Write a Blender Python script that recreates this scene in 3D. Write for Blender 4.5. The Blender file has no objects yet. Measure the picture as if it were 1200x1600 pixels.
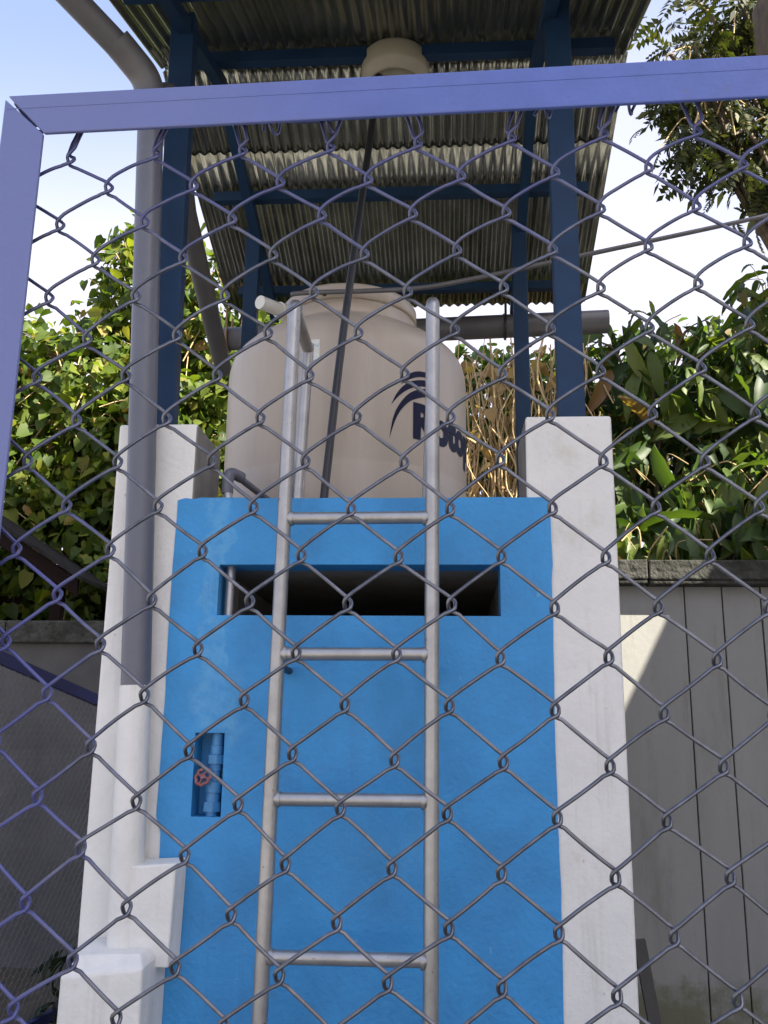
import bpy, bmesh, math, random
import numpy as np
from mathutils import Vector, Matrix
R_ = math.radians
random.seed(7); np.random.seed(7)
scene = bpy.context.scene
COL = scene.collection

# ---------------------------------------------------------------- camera
cam_d = bpy.data.cameras.new('camera'); cam = bpy.data.objects.new('camera', cam_d); COL.objects.link(cam)
psi, pit, rho = R_(4.0), R_(13.4), R_(0.7)
F = Vector((-math.sin(psi)*math.cos(pit), math.cos(psi)*math.cos(pit), math.sin(pit)))
r0 = Vector((math.cos(psi), math.sin(psi), 0)); u0 = r0.cross(F)
up = u0*math.cos(rho) - r0*math.sin(rho); rt = r0*math.cos(rho) + u0*math.sin(rho)
M = Matrix((rt, up, -F)).transposed().to_4x4(); M.translation = Vector((0.17, -3.1, 1.5))
cam.matrix_world = M
cam_d.sensor_fit = 'VERTICAL'; cam_d.sensor_height = 32.0; cam_d.sensor_width = 24.0
cam_d.lens = 1450/1600*32.0; cam_d.clip_start = 0.05; cam_d.clip_end = 1000
scene.camera = cam
CAM = M.translation.copy()

# ---------------------------------------------------------------- sky, sun, exposure
SUN = Vector((0.66, -0.40, 0.64)).normalized()
w = bpy.data.worlds.new('World'); scene.world = w; w.use_nodes = True
nt = w.node_tree; bg = nt.nodes['Background']
sk = nt.nodes.new('ShaderNodeTexSky'); sk.sky_type = 'NISHITA'; sk.sun_disc = False
sk.sun_elevation = math.asin(SUN.z); sk.sun_rotation = math.atan2(SUN.x, SUN.y)
sk.air_density = 1.0; sk.dust_density = 3.0; sk.ozone_density = 3.5
# thin bright cloud, thicker towards the horizon
wt = nt.nodes.new('ShaderNodeTexCoord'); wm = nt.nodes.new('ShaderNodeMapping'); wm.inputs['Scale'].default_value = (1.0, 1.0, 1.6); wm.inputs['Location'].default_value = (0.35, 0.1, 0.0)
nt.links.new(wt.outputs['Generated'], wm.inputs[0]); wn = nt.nodes.new('ShaderNodeTexNoise'); wn.inputs['Scale'].default_value = 1.1; wn.inputs['Detail'].default_value = 2; wn.inputs['Roughness'].default_value = 0.55; nt.links.new(wm.outputs[0], wn.inputs['Vector'])
wz = nt.nodes.new('ShaderNodeSeparateXYZ'); nt.links.new(wt.outputs['Generated'], wz.inputs[0])
wa = nt.nodes.new('ShaderNodeMath'); wa.operation = 'MULTIPLY_ADD'; nt.links.new(wz.outputs[2], wa.inputs[0]); wa.inputs[1].default_value = -0.55; nt.links.new(wn.outputs[0], wa.inputs[2])
wr = nt.nodes.new('ShaderNodeMapRange'); wr.interpolation_type = 'SMOOTHSTEP'; wr.inputs[1].default_value = 0.04; wr.inputs[2].default_value = 0.38; wr.inputs[3].default_value = 0.20; wr.inputs[4].default_value = 0.88; nt.links.new(wa.outputs[0], wr.inputs[0])
wx = nt.nodes.new('ShaderNodeMixRGB'); nt.links.new(wr.outputs[0], wx.inputs[0]); nt.links.new(sk.outputs[0], wx.inputs[1]); wx.inputs[2].default_value = (3.1, 2.95, 3.35, 1)
nt.links.new(wx.outputs[0], bg.inputs[0]); bg.inputs[1].default_value = 0.10
sd = bpy.data.lights.new('sun', 'SUN'); sd.energy = 5.0; sd.angle = R_(0.4); sd.color = (1.0, 0.93, 0.80)
so = bpy.data.objects.new('sun', sd); COL.objects.link(so)
so.rotation_euler = (-SUN).to_track_quat('-Z', 'Y').to_euler(); so.location = (8, -4, 12)
vs = scene.view_settings
vs.view_transform = 'Standard'; vs.look = 'None'; vs.gamma = 1.0; vs.exposure = 2.02; vs.use_curve_mapping = False

# ---------------------------------------------------------------- helpers
def link(o, parent=None):
    COL.objects.link(o)
    if parent: o.parent = parent
    return o
def tag(o, label=None, cat=None, group=None, kind=None):
    if label: o['label'] = label
    if cat: o['category'] = cat
    if group: o['group'] = group
    if kind: o['kind'] = kind
    return o
def thing(name, label, cat, loc=(0, 0, 0), group=None):
    o = bpy.data.objects.new(name, None); o.empty_display_size = 0.1
    o.location = loc; link(o); ORIG[o.name] = Vector(loc)
    return tag(o, label, cat, group)
ORIG = {}
class MB:
    def __init__(s): s.v = []; s.f = []; s.sm = []
    def add(s, vs, fs, smooth=False):
        o = len(s.v); s.v += [tuple(p) for p in vs]
        s.f += [tuple(i+o for i in f) for f in fs]; s.sm += [smooth]*len(fs); return s
    def box(s, x0, x1, y0, y1, z0, z1):
        v = [(x, y, z) for z in (z0, z1) for y in (y0, y1) for x in (x0, x1)]
        return s.add(v, [(0,2,3,1),(4,5,7,6),(0,1,5,4),(2,6,7,3),(0,4,6,2),(1,3,7,5)])
    def tube(s, pts, r, n=8, caps=True, smooth=True):
        P = [Vector(p) for p in pts]; m = len(P); rs = r if isinstance(r, (list, tuple)) else [r]*m
        T = []
        for i in range(m):
            a = P[max(i-1, 0)]; b = P[min(i+1, m-1)]; T.append((b-a).normalized())
        nrm = T[0].orthogonal().normalized(); V = []
        for i in range(m):
            nrm = (nrm - T[i]*nrm.dot(T[i])).normalized(); bi = T[i].cross(nrm)
            for k in range(n):
                a = 2*math.pi*k/n; V.append(P[i] + (nrm*math.cos(a) + bi*math.sin(a))*rs[i])
        Fc = [(i*n+k, i*n+(k+1) % n, (i+1)*n+(k+1) % n, (i+1)*n+k) for i in range(m-1) for k in range(n)]
        s.add(V, Fc, smooth)
        if caps:
            s.add(V[:n], [tuple(range(n-1, -1, -1))]); s.add(V[-n:], [tuple(range(n))])
        return s
    def lathe(s, prof, c=(0, 0, 0), n=48, smooth=True):
        c = Vector(c); V = [c + Vector((r*math.cos(2*math.pi*k/n), r*math.sin(2*math.pi*k/n), z)) for r, z in prof for k in range(n)]
        Fc = [(i*n+k, i*n+(k+1) % n, (i+1)*n+(k+1) % n, (i+1)*n+k) for i in range(len(prof)-1) for k in range(n)]
        return s.add(V, Fc, smooth)
    def prism(s, poly, y0, y1, axis='y'):
        n = len(poly)
        if axis == 'y': V = [(a, y0, b) for a, b in poly] + [(a, y1, b) for a, b in poly]
        else: V = [(y0, a, b) for a, b in poly] + [(y1, a, b) for a, b in poly]
        return s.add(V, [tuple(range(n)), tuple(range(2*n-1, n-1, -1))] + [(i, i+n, (i+1) % n+n, (i+1) % n) for i in range(n)])
    def build(s, name, mat, parent=None, bevel=0, seg=2, fix=True):
        me = bpy.data.meshes.new(name)
        off = ORIG.get(parent.name, Vector()) if parent else Vector()
        if parent and parent.parent: off = ORIG.get(parent.parent.name, Vector()) if parent.type != 'EMPTY' else off
        me.from_pydata([tuple(Vector(p)-off) for p in s.v], [], s.f)
        me.polygons.foreach_set('use_smooth', s.sm)
        if fix:
            bm = bmesh.new(); bm.from_mesh(me); bmesh.ops.recalc_face_normals(bm, faces=bm.faces); bm.to_mesh(me); bm.free()
        me.materials.append(mat); o = bpy.data.objects.new(name, me); link(o, parent)
        if bevel:
            b = o.modifiers.new('bevel', 'BEVEL'); b.width = bevel; b.segments = seg; b.limit_method = 'ANGLE'; b.angle_limit = R_(40)
        return o
def tilt(mb, ang, axis, piv):
    Rm = Matrix.Rotation(ang, 3, axis); piv = Vector(piv)
    mb.v = [tuple(Rm @ (Vector(p)-piv) + piv) for p in mb.v]; return mb
def smooth_path(pts, sub=8):
    P = [Vector(p) for p in pts]; out = []
    for i in range(len(P)-1):
        a, b, c, d = P[max(i-1, 0)], P[i], P[i+1], P[min(i+2, len(P)-1)]
        for k in range(sub):
            t = k/sub; out.append(0.5*((2*b) + (c-a)*t + (2*a-5*b+4*c-d)*t*t + (3*b-a-3*c+d)*t**3))
    out.append(P[-1]); return out

# ---------------------------------------------------------------- materials
def mat(name, col, rough=0.6, metal=0.0, var=0.0, vscale=6.0, bump=0.0, bscale=60.0, dirt=None, dscale=3.0, dlo=0.55, dhi=0.75, spec=0.5, stretch=None, bdist=0.004):
    m = bpy.data.materials.new(name); m.use_nodes = True; t = m.node_tree; b = t.nodes['Principled BSDF']
    N = t.nodes.new; L = t.links.new
    b.inputs['Roughness'].default_value = rough; b.inputs['Metallic'].default_value = metal; b.inputs['Specular IOR Level'].default_value = spec
    tc = N('ShaderNodeTexCoord'); co = tc.outputs['Object']
    if stretch:
        mp = N('ShaderNodeMapping'); mp.inputs['Scale'].default_value = stretch; L(co, mp.inputs[0]); cs = mp.outputs[0]
    else: cs = co
    last = None
    rgb = N('ShaderNodeRGB'); rgb.outputs[0].default_value = (*col, 1); last = rgb.outputs[0]
    if var:
        n = N('ShaderNodeTexNoise'); n.inputs['Scale'].default_value = vscale; n.inputs['Detail'].default_value = 6; n.inputs['Roughness'].default_value = 0.65; L(cs, n.inputs['Vector'])
        mr = N('ShaderNodeMapRange'); mr.inputs[1].default_value = 0.3; mr.inputs[2].default_value = 0.7; mr.inputs[3].default_value = 1-var; mr.inputs[4].default_value = 1+var; L(n.outputs[0], mr.inputs[0])
        mx = N('ShaderNodeVectorMath'); mx.operation = 'SCALE'; L(last, mx.inputs[0]); L(mr.outputs[0], mx.inputs['Scale']); last = mx.outputs[0]
    if dirt:
        n = N('ShaderNodeTexNoise'); n.inputs['Scale'].default_value = dscale; n.inputs['Detail'].default_value = 8; n.inputs['Roughness'].default_value = 0.7; L(cs, n.inputs['Vector'])
        mr = N('ShaderNodeMapRange'); mr.inputs[1].default_value = dlo; mr.inputs[2].default_value = dhi; mr.clamp = True; L(n.outputs[0], mr.inputs[0])
        mx = N('ShaderNodeMixRGB'); L(mr.outputs[0], mx.inputs[0]); L(last, mx.inputs[1]); mx.inputs[2].default_value = (*dirt, 1); last = mx.outputs[0]
    L(last, b.inputs['Base Color'])
    if bump:
        n = N('ShaderNodeTexNoise'); n.inputs['Scale'].default_value = bscale; n.inputs['Detail'].default_value = 6; L(co, n.inputs['Vector'])
        bp = N('ShaderNodeBump'); bp.inputs['Strength'].default_value = bump; bp.inputs['Distance'].default_value = bdist; L(n.outputs[0], bp.inputs['Height']); L(bp.outputs[0], b.inputs['Normal'])
    return m
def base_socket(m):
    b = m.node_tree.nodes['Principled BSDF']; return b, b.inputs['Base Color'].links[0].from_socket
def add_mask(m, color, mask_socket, amount=1.0):
    t = m.node_tree; b, s = base_socket(m); mx = t.nodes.new('ShaderNodeMixRGB'); t.links.new(mask_socket, mx.inputs[0]); t.links.new(s, mx.inputs[1])
    mx.inputs[2].default_value = (*color, 1); t.links.new(mx.outputs[0], b.inputs['Base Color'])
def math_node(t, op, a, b=None, c=None, clamp=False):
    n = t.nodes.new('ShaderNodeMath'); n.operation = op; n.use_clamp = clamp
    for i, q in enumerate((a, b, c)):
        if q is None: continue
        if isinstance(q, (int, float)): n.inputs[i].default_value = q
        else: t.links.new(q, n.inputs[i])
    return n.outputs[0]
def sstep(t, x, lo, hi, o0=0.0, o1=1.0):
    n = t.nodes.new('ShaderNodeMapRange'); n.interpolation_type = 'SMOOTHSTEP'
    n.inputs[1].default_value = lo; n.inputs[2].default_value = hi; n.inputs[3].default_value = o0; n.inputs[4].default_value = o1
    t.links.new(x, n.inputs[0]); return n.outputs[0]
def obj_xyz(t):
    tc = t.nodes.new('ShaderNodeTexCoord'); sx = t.nodes.new('ShaderNodeSeparateXYZ'); t.links.new(tc.outputs['Object'], sx.inputs[0]); return tc.outputs['Object'], sx.outputs
def noise(t, co, scale, detail=6, rough=0.6):
    n = t.nodes.new('ShaderNodeTexNoise'); n.inputs['Scale'].default_value = scale; n.inputs['Detail'].default_value = detail; n.inputs['Roughness'].default_value = rough
    t.links.new(co, n.inputs['Vector']); return n.outputs[0]

mt = {}
mt['blue_wall'] = mat('blue_plaster_paint', (0.028, 0.225, 0.50), 0.6, var=0.16, vscale=4, bump=0.8, bscale=55, dirt=(0.05, 0.17, 0.36), dscale=9, dlo=0.63, dhi=0.8)
mt['white_wall'] = mat('white_plaster_paint', (0.645, 0.635, 0.605), 0.7, var=0.06, vscale=5, bump=0.8, bscale=45, dirt=(0.47, 0.44, 0.36), dscale=4, dlo=0.6, dhi=0.85)
mt['concrete'] = mat('bare_concrete', (0.20, 0.19, 0.18), 0.85, var=0.2, vscale=8, bump=0.5, bscale=50)
mt['concrete_dark'] = mat('stained_grey_render', (0.075, 0.072, 0.07), 0.9, var=0.25, vscale=3, bump=0.4, bscale=40)
mt['tank'] = mat('beige_polyethylene', (0.395, 0.340, 0.282), 0.42, var=0.05, vscale=2.5, bump=0.08, bscale=90, dirt=(0.33, 0.265, 0.21), dscale=2.2, dlo=0.5, dhi=0.8, stretch=(1.6, 1.6, 0.3))
mt['ink'] = mat('navy_print', (0.006, 0.009, 0.032), 0.6, spec=0.2)
mt['sticker'] = mat('pale_sticker', (0.55, 0.56, 0.52), 0.5, var=0.15, vscale=40, dirt=(0.25, 0.38, 0.42), dscale=30, dlo=0.55, dhi=0.6)
mt['galv_tube'] = mat('aluminium_painted_tube', (0.34, 0.335, 0.33), 0.36, metal=0.75, var=0.14, vscale=14, bump=0.15, bscale=120, dirt=(0.20, 0.17, 0.14), dscale=11, dlo=0.62, dhi=0.8)
mt['steel_blue'] = mat('dark_blue_steel_paint', (0.009, 0.030, 0.074), 0.55, spec=0.25, var=0.18, vscale=6, dirt=(0.03, 0.03, 0.035), dscale=5, dlo=0.6, dhi=0.85)
mt['roof'] = mat('galvanised_sheet', (0.29, 0.295, 0.265), 0.25, metal=0.9, var=0.3, vscale=3, bump=0.08, bscale=30, dirt=(0.10, 0.10, 0.065), dscale=2.2, dlo=0.45, dhi=0.8, stretch=(3, 0.7, 3))
mt['pvc'] = mat('grey_pvc', (0.098, 0.102, 0.128), 0.38, var=0.06, vscale=7, dirt=(0.15, 0.15, 0.15), dscale=6, dlo=0.6, dhi=0.85)
mt['pvc_dark'] = mat('weathered_grey_pvc', (0.085, 0.083, 0.090), 0.45, var=0.12, vscale=7, dirt=(0.06, 0.057, 0.06), dscale=5, dlo=0.5, dhi=0.8)
mt['pvc_white'] = mat('white_pvc', (0.62, 0.62, 0.58), 0.4, var=0.05)
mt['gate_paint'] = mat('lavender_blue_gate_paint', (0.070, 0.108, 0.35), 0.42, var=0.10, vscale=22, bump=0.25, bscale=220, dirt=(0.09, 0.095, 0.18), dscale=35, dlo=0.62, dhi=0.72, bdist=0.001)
mt['wire'] = mat('galvanised_wire', (0.125, 0.13, 0.155), 0.30, metal=0.85, var=0.35, vscale=60, bump=0.1, bscale=300, dirt=(0.12, 0.10, 0.09), dscale=45, dlo=0.62, dhi=0.75, bdist=0.0006)
mt['black'] = mat('black_polyethylene', (0.012, 0.012, 0.014), 0.45, var=0.2)
mt['cream'] = mat('cream_plastic', (0.30, 0.275, 0.215), 0.5, var=0.08, vscale=10, dirt=(0.33, 0.29, 0.22), dscale=7)
mt['red'] = mat('worn_red_paint', (0.21, 0.075, 0.07), 0.7, var=0.25, vscale=60, dirt=(0.25, 0.30, 0.45), dscale=60, dlo=0.6, dhi=0.68)
mt['pipe_blue'] = mat('blue_painted_fitting', (0.045, 0.20, 0.42), 0.45, var=0.15, vscale=40)
mt['plank'] = mat('grey_white_board_paint', (0.255, 0.252, 0.235), 0.7, var=0.07, vscale=3, bump=0.25, bscale=40, dirt=(0.17, 0.16, 0.125), dscale=2.5, dlo=0.55, dhi=0.85, stretch=(2.5, 2.5, 0.6))
mt['joint'] = mat('dark_joint', (0.09, 0.06, 0.04), 0.9, var=0.3, vscale=12)
mt['coping'] = mat('mossy_concrete_coping', (0.045, 0.044, 0.037), 0.95, var=0.5, vscale=20, bump=1.0, bscale=30, dirt=(0.018, 0.019, 0.013), dscale=7, dlo=0.45, dhi=0.6, bdist=0.02)
mt['soil'] = mat('dark_soil', (0.05, 0.04, 0.025), 0.95, var=0.5, vscale=2, bump=1, bscale=5, bdist=0.1)
mt['ground'] = mat('weathered_concrete_ground', (0.26, 0.245, 0.215), 0.9, var=0.2, vscale=2, bump=0.4, bscale=30, dirt=(0.12, 0.12, 0.07), dscale=0.8)
mt['bark'] = mat('bark', (0.12, 0.09, 0.06), 0.9, var=0.4, vscale=15, bump=0.8, bscale=25)
mt['dry'] = mat('dry_vine', (0.42, 0.30, 0.15), 0.85, var=0.35, vscale=12)
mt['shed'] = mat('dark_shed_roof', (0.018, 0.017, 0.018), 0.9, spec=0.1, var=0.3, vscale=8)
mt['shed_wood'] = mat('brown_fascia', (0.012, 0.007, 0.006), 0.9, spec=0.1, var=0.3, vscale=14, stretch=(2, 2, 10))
mt['blocker'] = mat('blocker_render', (0.55, 0.50, 0.42), 0.8, var=0.08, bump=0.3)
mt['glass'] = mat('blocker_window_glass', (0.04, 0.05, 0.06), 0.1)
mt['brown_strap'] = mat('brown_strap', (0.25, 0.15, 0.08), 0.8)
mt['fence_blue'] = mat('dark_blue_rail_paint', (0.022, 0.028, 0.12), 0.5, var=0.15)
mt['fence_wire'] = mat('grey_netting_wire', (0.17, 0.17, 0.19), 0.5, metal=0.3, var=0.1)

# blue wall: pale repaired strip down the buried pipe, old brush streaks
m = mt['blue_wall']; t = m.node_tree; co, X = obj_xyz(t)
n1 = noise(t, co, 9); n2 = noise(t, co, 28)
xx = math_node(t, 'ADD', math_node(t, 'SUBTRACT', X[0], 0.13), math_node(t, 'MULTIPLY', math_node(t, 'SUBTRACT', n1, 0.5), 0.16))
a1 = math_node(t, 'MULTIPLY', sstep(t, xx, -0.665, -0.65), sstep(t, xx, -0.585, -0.57, 1, 0))
zz = math_node(t, 'ADD', X[2], math_node(t, 'MULTIPLY', math_node(t, 'SUBTRACT', n1, 0.5), 0.25))
a2 = math_node(t, 'MULTIPLY', sstep(t, zz, 1.45, 1.50), sstep(t, zz, 2.27, 2.33, 1, 0))
wide = math_node(t, 'MULTIPLY', math_node(t, 'MULTIPLY', sstep(t, xx, -0.70, -0.66), sstep(t, xx, -0.53, -0.49, 1, 0)), math_node(t, 'MULTIPLY', sstep(t, zz, 1.46, 1.5), sstep(t, zz, 1.62, 1.72, 1, 0)))
a3 = math_node(t, 'MAXIMUM', math_node(t, 'MULTIPLY', a1, a2), wide)
a4 = math_node(t, 'MULTIPLY', math_node(t, 'MULTIPLY', a3, sstep(t, n2, 0.30, 0.66)), 0.6)
add_mask(m, (0.10, 0.32, 0.55), a4)
# rain streaks and grime
def streak(m, col, lo, hi, amt, sc=(16, 16, 0.9)):
    t = m.node_tree; co, X = obj_xyz(t); mp = t.nodes.new('ShaderNodeMapping'); mp.inputs['Scale'].default_value = sc; t.links.new(co, mp.inputs[0])
    n = noise(t, mp.outputs[0], 1.0, 8, 0.7); n2 = noise(t, co, 3.0, 4)
    add_mask(m, col, math_node(t, 'MULTIPLY', math_node(t, 'MULTIPLY', sstep(t, n, lo, hi), sstep(t, n2, 0.4, 0.65)), amt))
streak(mt['white_wall'], (0.40, 0.39, 0.34), 0.50, 0.72, 0.55); streak(mt['blue_wall'], (0.035, 0.145, 0.31), 0.50, 0.74, 0.6); streak(mt['blue_wall'], (0.07, 0.28, 0.55), 0.55, 0.70, 0.4, (6, 6, 1.5))
streak(mt['tank'], (0.47, 0.40, 0.33), 0.5, 0.7, 0.5, (9, 9, 0.5)); streak(mt['plank'], (0.14, 0.11, 0.075), 0.56, 0.70, 0.6, (30, 30, 0.8))
def spots(m, col, scale, thr, amt):
    t = m.node_tree; co, X = obj_xyz(t); n = noise(t, co, scale, 3, 0.5); add_mask(m, col, math_node(t, 'MULTIPLY', sstep(t, n, thr, thr+.03), amt))
streak(mt['gate_paint'], (0.045, 0.06, 0.17), 0.5, 0.7, 0.5, (5, 110, 110)); spots(mt['white_wall'], (0.30, 0.27, 0.20), 26, 0.735, 0.6); spots(mt['blue_wall'], (0.16, 0.34, 0.52), 34, 0.73, 0.5); spots(mt['galv_tube'], (0.16, 0.10, 0.07), 40, 0.70, 0.6); spots(mt['gate_paint'], (0.05, 0.05, 0.09), 160, 0.73, 0.8)
# gate wire: blue overspray close to the stile
m = mt['wire']; t = m.node_tree; co, X = obj_xyz(t); n1 = noise(t, co, 25)
a = math_node(t, 'ADD', math_node(t, 'MULTIPLY', math_node(t, 'SUBTRACT', n1, 0.5), 0.12), X[0])
zf = sstep(t, X[2], 1.70, 2.0)
edge = math_node(t, 'MULTIPLY', sstep(t, a, 0.03, 0.11, 1, 0), sstep(t, X[2], 1.62, 1.70, 1.0, 0.35))
topb = math_node(t, 'MULTIPLY', sstep(t, math_node(t, 'ADD', X[2], math_node(t, 'MULTIPLY', math_node(t, 'SUBTRACT', n1, 0.5), 0.2)), 1.86, 1.97), 0.7)
add_mask(m, (0.055, 0.062, 0.20), math_node(t, 'MAXIMUM', edge, topb))
b, s_ = base_socket(m); t.links.new(math_node(t, 'SUBTRACT', 0.85, math_node(t, 'MULTIPLY', math_node(t, 'MAXIMUM', edge, topb), 0.8)), b.inputs['Metallic'])
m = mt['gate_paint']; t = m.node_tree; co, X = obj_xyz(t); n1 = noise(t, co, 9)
add_mask(m, (0.125, 0.145, 0.30), math_node(t, 'MULTIPLY', sstep(t, math_node(t, 'ADD', X[0], math_node(t, 'MULTIPLY', n1, 0.3)), 0.15, 0.62, 1, 0), 0.85))  # frame colour lightened towards the left, imitating sky reflection
# PVC: dashed print line along the pipe
m = mt['pvc']; t = m.node_tree; co, X = obj_xyz(t)
lin = math_node(t, 'MULTIPLY', sstep(t, math_node(t, 'ABSOLUTE', X[0]), 0.0016, 0.0026, 1, 0), sstep(t, X[1], -0.045, -0.04, 1, 0))
dash = sstep(t, math_node(t, 'FRACT', math_node(t, 'MULTIPLY', X[2], 3.3)), 0.42, 0.44, 1, 0)
add_mask(m, (0.05, 0.06, 0.12), math_node(t, 'MULTIPLY', math_node(t, 'MULTIPLY', lin, dash), 0.75))
# boards: green algae low down
m = mt['plank']; t = m.node_tree; co, X = obj_xyz(t); n1 = noise(t, co, 4, 8, 0.7)
add_mask(m, (0.10, 0.10, 0.045), math_node(t, 'MULTIPLY', sstep(t, math_node(t, 'ADD', X[2], math_node(t, 'MULTIPLY', math_node(t, 'SUBTRACT', n1, 0.5), 1.1)), 0.25, 0.5, 1, 0), 0.8))

def leaf_mat(name, cols, trans=0.4, rough=0.58, hue=0.0):
    m = bpy.data.materials.new(name); m.use_nodes = True; t = m.node_tree; N = t.nodes.new; L = t.links.new
    b = t.nodes['Principled BSDF']; out = t.nodes['Material Output']
    g = N('ShaderNodeNewGeometry'); oi = N('ShaderNodeObjectInfo')
    fr = math_node(t, 'FRACT', math_node(t, 'ADD', g.outputs['Random Per Island'], oi.outputs['Random']))
    cr = N('ShaderNodeValToRGB'); e = cr.color_ramp.elements
    e[0].position = cols[0][0]; e[0].color = (*cols[0][1], 1); e[1].position = cols[-1][0]; e[1].color = (*cols[-1][1], 1)
    for p, c in cols[1:-1]:
        q = e.new(p); q.color = (*c, 1)
    L(fr, cr.inputs[0]); L(cr.outputs[0], b.inputs['Base Color']); b.inputs['Roughness'].default_value = rough; b.inputs['Specular IOR Level'].default_value = 0.3
    tr = N('ShaderNodeBsdfTranslucent'); sc = N('ShaderNodeVectorMath'); sc.operation = 'MULTIPLY'; sc.inputs[1].default_value = (1.5, 1.6, 0.5)
    L(cr.outputs[0], sc.inputs[0]); L(sc.outputs[0], tr.inputs[0])
    mx = N('ShaderNodeMixShader'); mx.inputs[0].default_value = trans; L(b.outputs[0], mx.inputs[1]); L(tr.outputs[0], mx.inputs[2]); L(mx.outputs[0], out.inputs[0])
    return m
mt['leaf_vine'] = leaf_mat('yellow_green_leaves', [(0.0, (0.035, 0.065, 0.012)), (0.45, (0.075, 0.115, 0.016)), (0.8, (0.13, 0.165, 0.022)), (0.94, (0.20, 0.21, 0.035)), (1.0, (0.26, 0.16, 0.06))], 0.42)
mt['leaf_mid'] = leaf_mat('mid_green_leaves', [(0.0, (0.035, 0.075, 0.012)), (0.6, (0.07, 0.12, 0.018)), (0.93, (0.13, 0.16, 0.03)), (1.0, (0.20, 0.11, 0.05))], 0.38)
mt['leaf_big'] = leaf_mat('large_dark_leaves', [(0.0, (0.022, 0.045, 0.012)), (0.4, (0.045, 0.080, 0.018)), (0.8, (0.09, 0.125, 0.025)), (0.95, (0.14, 0.16, 0.035)), (1.0, (0.22, 0.11, 0.05))], 0.35, 0.5)
mt['leaf_tree'] = leaf_mat('pinnate_leaves', [(0.0, (0.020, 0.028, 0.008)), (0.7, (0.042, 0.050, 0.012)), (1.0, (0.08, 0.085, 0.02))], 0.25)
mt['leaf_dry'] = leaf_mat('dry_leaves', [(0.0, (0.25, 0.15, 0.06)), (1.0, (0.42, 0.30, 0.14))], 0.3)

# ---------------------------------------------------------------- setting
o = MB().add([(-150, -150, 0), (150, -150, 0), (150, 150, 0), (-150, 150, 0)], [(0, 1, 2, 3)]).build('ground', mt['ground']); tag(o, kind='structure')
tag(MB().box(-6.5, -1.15, 1.55, 3.019, -0.05, 0.05).build('soil_bed', mt['soil']), kind='structure')
# planted bank behind the walls
g = MB(); nx, ny = 40, 24; V = []
for j in range(ny):
    for i in range(nx):
        x = -14 + 28*i/(nx-1); y = 5.4 + 12*(j/(ny-1))**1.3
        z = 0.02 + min(1, (y-5.4)/2.2)*3.1*(0.85 + 0.15*math.sin(x*0.9+1)) + 0.12*math.sin(x*2.1+y*1.7)
        V.append((x, y, max(z, -0.3) if j else -0.3))
g.add(V, [(j*nx+i, j*nx+i+1, (j+1)*nx+i+1, (j+1)*nx+i) for j in range(ny-1) for i in range(nx-1)], True)
tag(g.build('hillside', mt['soil']), kind='structure')

# ---------------------------------------------------------------- tank tower (plastered base)
tw = thing('tank_tower', 'blue and white plastered tower base with a slot opening, carrying the water tank', 'tower', (-0.13, 0.9, 0))
def colm(x0, x1, top, bare):
    c = MB(); n = 14
    zs = [0, 0.5, 0.9, 1.3, 1.7, 2.1, 2.35, top]
    V = []
    for z in zs:
        j = [random.uniform(-0.001, 0.001) for _ in range(4)]
        V += [(x0+j[0], 0, z), (x1+j[1], 0, z), (x1+j[2], 0.345, z), (x0+j[3], 0.345, z)]
    fs = [(i*4+k, i*4+(k+1) % 4, (i+1)*4+(k+1) % 4, (i+1)*4+k) for i in range(len(zs)-1) for k in range(4)]
    m_ = len(zs)-1; fs += [(3, 2, 1, 0), (m_*4, m_*4+1, m_*4+2, m_*4+3)]
    o = c.add(V, fs).build('column', mt['white_wall'], tw, bevel=0.010, seg=3); o.data.materials.append(mt['concrete'])
    for p in o.data.polygons:
        if p.normal.x*bare > 0.7: p.material_index = 1
    return o
colm(-1.003, -0.716, 2.568, 1); colm(0.442, 0.740, 2.582, -1)
# rear columns
c = MB().box(-1.003, -0.716, 1.45, 1.80, 0, 2.30); c.build('column', mt['white_wall'], tw, bevel=0.012)
c = MB().box(0.442, 0.740, 1.45, 1.80, 0, 2.30); c.build('column', mt['white_wall'], tw, bevel=0.012)
# blue face with slot and niche, hand-cut paint edge
bm = bmesh.new()
def rng(a, b, st):
    n = max(1, round((b-a)/st)); return [a+(b-a)*i/n for i in range(n)]
xb = [-0.772, -0.745] + rng(-0.715, -0.660, .03) + [-0.660] + rng(-0.610, -0.562, .05) + [-0.562] + rng(-0.50, 0.347, 0.1) + [0.347] + rng(0.40, 0.49, 0.045) + [0.49, 0.515]
zb = rng(0, 1.230, 0.05) + [1.230] + rng(1.265, 1.455, .05) + [1.455, 1.494] + rng(1.54, 1.882, 0.05) + [1.882] + [1.94, 2.0] + [2.056] + rng(2.10, 2.26, 0.04) + [2.26, 2.291]
vg = {}
for i, x in enumerate(xb):
    for j, z in enumerate(zb):
        dx = dz = 0
        if i == 0: dx = 0.0015*math.sin(z*9)+random.uniform(-.001, .001) + (0.018 if z < 1.2 else 0) + (0.03 if z < 0.9 else 0)
        if i == len(xb)-1: dx = 0.002*math.sin(z*7+1)+random.uniform(-.001, .001) + (0.006 if z > 2.0 else 0)
        if j == len(zb)-1: dz = random.uniform(-.003, .003)
        if j == len(zb)-1 and i in (0, len(xb)-1): dz -= 0.008
        vg[i, j] = bm.verts.new((x+dx, -0.006, z+dz))
for i in range(len(xb)-1):
    for j in range(len(zb)-1):
        xc = (xb[i]+xb[i+1])/2; zc = (zb[j]+zb[j+1])/2
        if -0.61 < xc < 0.347 and 1.882 < zc < 2.056: continue
        if -0.66 < xc < -0.562 and 1.23 < zc < 1.494: continue
        bm.faces.new((vg[i, j], vg[i+1, j], vg[i+1, j+1], vg[i, j+1]))
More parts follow.
